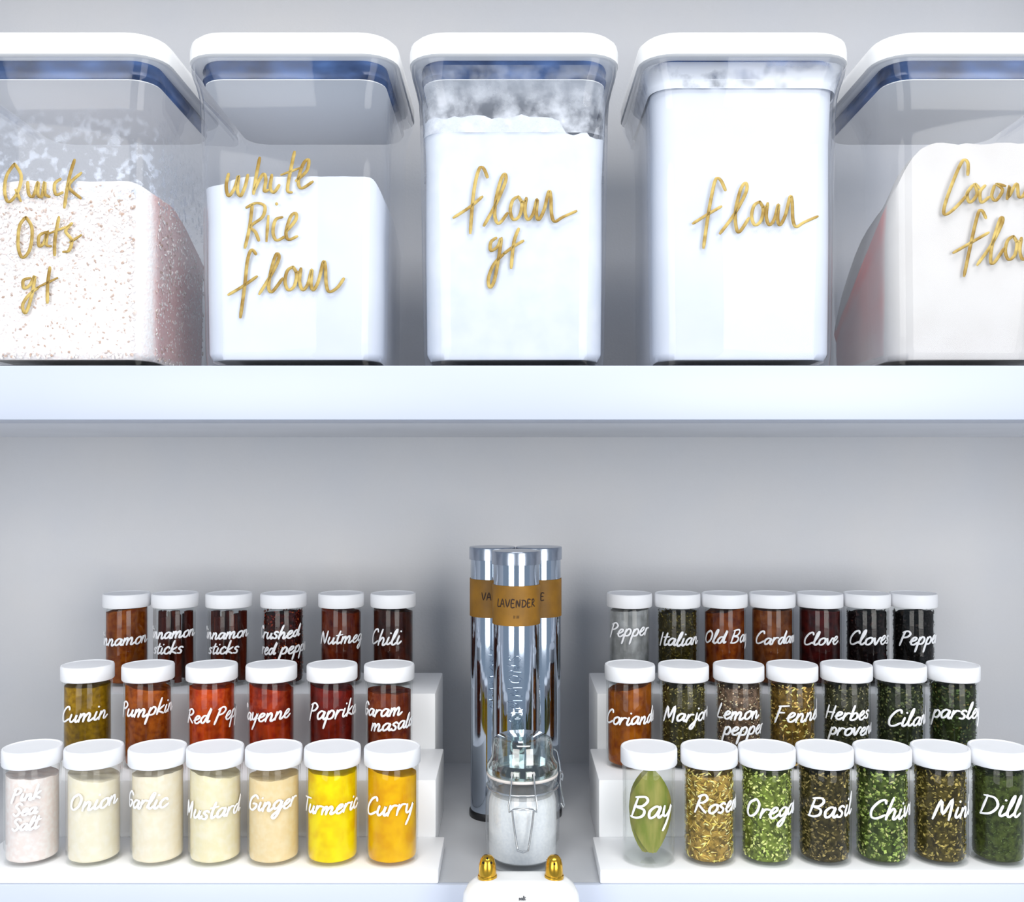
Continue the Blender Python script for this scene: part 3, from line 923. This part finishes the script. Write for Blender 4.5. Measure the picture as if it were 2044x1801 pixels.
# cinnamon sticks: rolled bark standing in two jars
M_BARK = powder('cinnamon_bark', (92, 34, 14), (50, 10, 5), 120, 0.35, 0.65, 2.0, (1, 1, 0.15), 0.5)


def stick_mesh(h, r):
    b = MB()
    prof = []
    for k in range(13):
        a = -0.3 + k * (2 * PI - 0.2) / 12
        prof.append((r * math.cos(a) * (1 - 0.03 * k), r * math.sin(a) * (1 - 0.03 * k)))
    inn = [(x * 0.68, y * 0.68) for x, y in prof][::-1]
    ring = prof + inn
    b.loft([[(x, y, z) for x, y in ring] for z in (0, h * 0.33, h * 0.66, h)])
    o = b.build('cinnamon_stick', M_BARK, None, 60)
    me = o.data
    bpy.data.objects.remove(o)
    return me


STICKS = [stick_mesh(0.064, 0.0046), stick_mesh(0.060, 0.0052), stick_mesh(0.062, 0.0040)]
for px, words, label in ((350, [('Cinnamon', 4, 327, 1275), ('sticks', 4, 338, 1305)], 'jar of cinnamon sticks, second from the left in the back row'),
                         (457, [('Cinnamon', 4, 435, 1276), ('sticks', 4, 450, 1305)], 'jar of cinnamon sticks beside the crushed pepper jar, third in the back row')):
    seed += 1
    t = jar(px, 'back', label, LG)
    r_ = random.Random(px)
    for k in range(7):
        me = STICKS[k % 3]
        o = child('cinnamon_stick', me, t)
        a = k * 2 * PI / 6 + r_.uniform(-.12, .12)
        rr = 0.0126 if k < 6 else 0.0
        o.location = (rr * math.cos(a), rr * math.sin(a), 0.0030)
        o.rotation_euler = (r_.uniform(-.02, .02), r_.uniform(-.02, .02), r_.uniform(0, 6.28))
    jar_words(t, 'back', words, .0060, 0.0016)

# bay leaves: single large leaves standing in their jar
m, nt, b, _ = new_mat('bay_leaf')
c, fac, _v = noise_mix(nt, lin((112, 126, 24)), lin((170, 158, 84)), 90, 0.32, 0.68, 0.0, 5, (1.4, 1, 0.3))
bump(nt, b, fac, 0.5, 0.0012)
nt.links.new(c, b.inputs['Base Color'])
b.inputs['Roughness'].default_value = 0.55
M_LEAF = m


def leaf_mesh(L, W, curl):
    b = MB()
    n, mrow = 13, 7
    for side in (0, 1):
        for i in range(n):
            t = i / (n - 1)
            w = W / 2 * (math.sin(PI * min(1, t * 0.94 + 0.03)) ** 0.75)
            for j in range(mrow):
                s = j / (mrow - 1) * 2 - 1
                x = w * s
                y = 0.0172 - math.sqrt(0.0172 ** 2 - min(x * x, 0.000289)) * (1.0 if curl > 0.5 else 0.5) - (0.0 if curl > 0.5 else 0.0086) + (0.0011 if abs(s) < 0.1 else 0) * -1 + 0.0009 * math.sin(t * 9) * s
                b.v.append((x, y + side * 0.0003, t * L))
    N = n * mrow
    for i in range(n - 1):
        for j in range(mrow - 1):
            a = i * mrow + j
            b.f.append((a, a + 1, a + mrow + 1, a + mrow))
            b.f.append((N + a, N + a + mrow, N + a + mrow + 1, N + a + 1))
    rim = [j for j in range(mrow)] + [i * mrow + mrow - 1 for i in range(1, n)] + [(n - 1) * mrow + j for j in range(mrow - 2, -1, -1)] + [i * mrow for i in range(n - 2, 0, -1)]
    for k in range(len(rim)):
        a, c_ = rim[k], rim[(k + 1) % len(rim)]
        b.f.append((a, N + a, N + c_, c_))
    o = b.build('bay_leaf', M_LEAF, None, 60)
    me = o.data
    bpy.data.objects.remove(o)
    return me


t = jar(1295, 'front', 'jar of whole olive green bay leaves, leftmost in the herb rack front row', RG)
LEAVES = [leaf_mesh(0.060, 0.0315, 0.55), leaf_mesh(0.056, 0.026, 0.4), leaf_mesh(0.052, 0.022, 0.3)]
for k, (x, y, z, rz, ry) in enumerate(((0.0004, -0.0172, 0.0105, 0.0, -0.01), (-0.004, -0.0105, 0.0085, -0.12, 0.05), (0.004, -0.004, 0.007, 0.2, -0.06), (-0.002, 0.002, 0.007, -0.3, 0.05), (0.001, 0.008, 0.007, 0.2, 0.0))):
    o = child('bay_leaf', LEAVES[k % 3], t)
    o.location = (x, y, z)
    o.rotation_euler = (0, ry, rz)
jar_words(t, 'front', [('Bay', 0, 1259, 1634)], .0090, .0018)

# ------------------------------------------------------------------ steel canisters
KR, KC, KH = 0.0192, 0.0203, 0.2350
prof_body = [(0.0, 0.0050), (0.0185, 0.0050), (KR, 0.0052), (KR, 0.2260), (0.0, 0.2260)]
proto = MB().lathe(prof_body, 48).build('canister_body', M_CHROME, None, 35)
ME_KB = proto.data
bpy.data.objects.remove(proto)
proto = MB().lathe([(0.0, 0.2245), (0.0196, 0.2245), (0.0196, 0.2240), (KC, 0.2242), (KC, 0.2342), (0.0199, 0.2350), (0.0, 0.2352)], 48).build('cap', M_STEELCAP, None, 35)
ME_KC = proto.data
bpy.data.objects.remove(proto)
proto = MB().lathe([(0.0, 0.0), (0.0200, 0.0), (0.0204, 0.0012), (0.0204, 0.0048), (0.0196, 0.0060), (0.0, 0.0060)], 48).build('base_rim', plain('dark_steel', (70, 70, 72), 0.3, 0.9, var=0.05), None, 35)
ME_KR = proto.data
bpy.data.objects.remove(proto)
LZ0, LZ1 = 0.1750, 0.2075
proto = MB().lathe([(KR + 0.0001, LZ0), (KR + 0.0007, LZ0), (KR + 0.0007, LZ1), (KR + 0.0001, LZ1)], 48).build('paper_label', M_AMBER, None, 35)
ME_KL = proto.data
bpy.data.objects.remove(proto)


def round_text(name, parent, mat, word, size, zc, R, w, shift=0.0, vertical=False, h=0.0002):
    b = MB()
    st, width = text_strokes(word, size, slant=0.0, jitter=0.0, track=1.12)
    for s_ in st:
        s2 = []
        for x, y in s_:
            if vertical:
                s2.append((-y + shift, x + zc))
            else:
                s2.append((x - width / 2 + shift, y + zc))
        ribbon(b, smooth_path(s2, 3), w, h, lambda u, v, hh: ((R + hh) * math.sin(u / R), -(R + hh) * math.cos(u / R), v))
    return b.build(name, mat, parent, 40)


for x, d, label, word, rz in ((0.0036, 0.7905, 'steel canister standing in front of the other two, amber label facing out', 'LAVENDER', 0.0),
                              (-0.0175 + 0.0003, 0.836, 'steel canister behind on the left, half hidden by the front canister', 'VANILLA', 0.25),
                              (0.0236, 0.836, 'steel canister behind on the right, half hidden by the front canister', 'ANISE', -0.25)):
    t = thing('steel_canister', (x, d, 0.0), label, 'canister', 'tall steel canisters', rz)
    child('canister_body', ME_KB, t)
    child('base_rim', ME_KR, t)
    c_ = child('cap', ME_KC, t)
    l = child('paper_label', ME_KL, t)
    tag(l, 'amber paper band with dark capitals')
    round_text('label_print', l, M_DARK, word, 0.0033, 0.1905, KR + 0.0007, 0.0011)
    round_text('label_print', l, M_DARK, 'II III', 0.0012, 0.1815, KR + 0.0007, 0.0004)
    round_text('embossed_letters', t, M_CHROME, 'SIMMONS', 0.0060, 0.096, KR, 0.0016, 0.004, True, 0.0006)

# ------------------------------------------------------------------ clip-top jar of salt
CJX, CJD = PX(1043, 0.735), 0.735
t = thing('clip_top_jar', (CJX, CJD, 0.0), 'greenish glass clip-top jar of white salt in front of the canisters', 'jar')
bp = [(0.0, 0.0), (0.0262, 0.0), (0.0276, 0.0015), (0.0284, 0.0050), (0.0286, 0.040), (0.0284, 0.0480), (0.0272, 0.0530), (0.0264, 0.0555), (0.0264, 0.0625), (0.0272, 0.0640), (0.0272, 0.0665), (0.0250, 0.0668),
      (0.0240, 0.0650), (0.0240, 0.0545), (0.0256, 0.0490), (0.0262, 0.0450), (0.0262, 0.0070), (0.0240, 0.0050), (0.0, 0.0045)]
MB().lathe(bp, 48).build('jar_body', M_GREEN, t, 40)
MB().lathe([(0.0248, 0.0668), (0.0272, 0.0668), (0.0276, 0.0678), (0.0272, 0.0690), (0.0248, 0.0690), (0.0248, 0.0668)], 48).build('rubber_seal', plain('pale_rubber', (226, 218, 212), 0.6, var=0.03), t, 40)
MB().lathe([(0.0, 0.0770), (0.0190, 0.0765), (0.0205, 0.0740), (0.0212, 0.0694), (0.0270, 0.0692), (0.0276, 0.0705), (0.0272, 0.0755), (0.0250, 0.0785), (0.0236, 0.0820), (0.0230, 0.0905), (0.0220, 0.0940), (0.0195, 0.0958), (0.0, 0.0964)], 48).build('lid', clear('green_lid_glass', (0.84, 0.91, 0.88), 0.13, 0.8, 2.2, 0.05), t, 40)
fb = MB()
fb.lathe([(0.0, 0.0050), (0.0236, 0.0055), (0.0258, 0.0075), (0.0259, 0.0450), (0.0252, 0.0490), (0.0238, 0.0530), (0.0150, 0.0545), (0.0, 0.0550)], 48)
fb.build('salt_fill', powder('white_salt', (246, 247, 251), (236, 238, 244), 500, 0.35, 0.65, 9.0, bumpy=0.2), t, 50)
M_WIRE = plain('steel_wire', (190, 194, 198), 0.25, 0.9, var=0.05)
wb = MB()
wb.tube([(0.0274 * math.cos(a * PI / 24), 0.0274 * math.sin(a * PI / 24), 0.0585) for a in range(48)], 0.0007, 6, True)
wr = wb.build('wire_ring', M_WIRE, t, 60)


def arc_pts(pts, R):
    """points given as (x, z, lift) on the front of the jar"""
    out = []
    for x, z, l in pts:
        rr = R + l
        out.append((x, -math.sqrt(max(rr * rr - x * x, 0)), z))
    return out


wb = MB()
wb.tube(arc_pts([(-0.0095, 0.0585, 0), (-0.0090, 0.0640, .001), (-0.0085, 0.0700, .002), (-0.0080, 0.0750, .001)], 0.0278), 0.0006, 6)
wb.tube(arc_pts([(0.0095, 0.0585, 0), (0.0090, 0.0640, .001), (0.0085, 0.0700, .002), (0.0080, 0.0750, .001)], 0.0278), 0.0006, 6)
wb.tube(arc_pts([(-0.0095, 0.0585, .0), (-0.0105, 0.0520, .003), (-0.0100, 0.0480, .0045), (-0.0070, 0.0500, .0048), (0, 0.0508, .005), (0.0070, 0.0500, .0048), (0.0100, 0.0480, .0045), (0.0105, 0.0520, .003), (0.0095, 0.0585, 0)], 0.0278), 0.0008, 6)
wb.tube(arc_pts([(-0.0080, 0.0495, .0048), (-0.0070, 0.0400, .004), (-0.0048, 0.0250, .0035), (-0.0038, 0.0200, .0045), (0.0, 0.0190, .005), (0.0038, 0.0200, .0045), (0.0048, 0.0250, .0035), (0.0070, 0.0400, .004), (0.0080, 0.0495, .0048)], 0.0278), 0.0008, 6)
wb.build('clasp_lever', M_WIRE, t, 60)
wb = MB()
wb.tube([(0.0240, -0.004, 0.0870), (0.0262, -0.003, 0.0850), (0.0282, -0.002, 0.0760), (0.0292, 0.0, 0.0680), (0.0290, 0.0, 0.0600), (0.0300, 0.0, 0.0540), (0.0322, 0.0, 0.0430), (0.0318, 0.0, 0.0410), (0.0300, 0.001, 0.0440)], 0.0008, 6)
wb.tube([(0.0300, -0.001, 0.0690), (0.0310, -0.001, 0.0660), (0.0305, -0.001, 0.0620), (0.0290, -0.001, 0.0640), (0.0300, -0.001, 0.0690)], 0.0007, 6)
wb.build('hinge_wire', M_WIRE, t, 60)

# ------------------------------------------------------------------ white shaker set with gold tops
SD = 0.655
sx0, sx1 = PX(922, SD), PX(1158, SD)
sxc, shw = (sx0 + sx1) / 2, (sx1 - sx0) / 2
t = thing('shaker_set', (sxc, SD, -0.045), 'white double shaker with two gold perforated tops at the bottom edge', 'shaker')
sb = MB()
pr = [(0.0, 0.006), (0.0015, 0.001), (0.006, 0.0), (0.045, 0.0), (0.0545, 0.0012), (0.0600, 0.0042), (0.0640, 0.0090), (0.0656, 0.0135), (0.0660, 0.0180)]
sb.loft([rsq(shw - ins, 0.022 - min(ins, 0.018), z, 0.0225 - min(ins, 0.0195), n=10) for z, ins in pr])
sb.build('shaker_body', plain('white_porcelain', (250, 250, 249), 0.2, var=0.006, scale=20), t, 60)
for px in (973, 1106):
    g = MB()
    gx = PX(px, SD) - sxc
    g.lathe([(0.0, 0.0645), (0.0064, 0.0648), (0.0068, 0.0655), (0.0066, 0.0672), (0.0060, 0.0676), (0.0061, 0.0690), (0.0058, 0.0745), (0.0046, 0.0785), (0.0030, 0.0802), (0.0, 0.0808)], 32, (gx, 0, 0))
    go_ = g.build('gold_top', M_GOLD, t, 40)
    tag(go_, 'gold domed shaker top with small holes')
    for k, (a, zz) in enumerate(((-0.55, 0.0770), (0.55, 0.0770), (0.0, 0.0795)) if px < 1000 else ((0.0, 0.0765), (2.1, 0.0765), (-2.1, 0.0765))):
        rr = 0.0051 if zz < 0.0780 else 0.0032
        hmb = MB()
        c_ = Vector((gx + rr * math.sin(a), -rr * math.cos(a), zz))
        nrm = Vector((math.sin(a) * .75, -math.cos(a) * .75, 0.66)).normalized()
        u = nrm.cross(Vector((0, 0, 1))).normalized()
        w = nrm.cross(u)
        hmb.loft([[c_ + nrm * o_ + (u * math.cos(k2 * PI / 5) + w * math.sin(k2 * PI / 5)) * 0.0008 for k2 in range(10)] for o_ in (-0.0010, 0.0005)])
        hmb.build('hole', plain('shaker_hole', (20, 16, 8), 0.9), go_, 40)
pm = MB()
st, width = text_strokes('salt', 0.0011, slant=0, jitter=0, wide=1.5)
for s_ in st:
    ribbon(pm, smooth_path([(x - width / 2 + PX(1040, 0.637) - sxc, y + 0.0585) for x, y in s_], 3), 0.0005, 0.0001, lambda u, v, h: (u, -0.0225 + (0.0012 + (v - 0.0545) * 0.5455 if v < 0.06 else 0.0042 + (v - 0.06) * 1.2) - 0.0009 - h, v))
pm.build('small_print', M_GREYINK, t, 40)
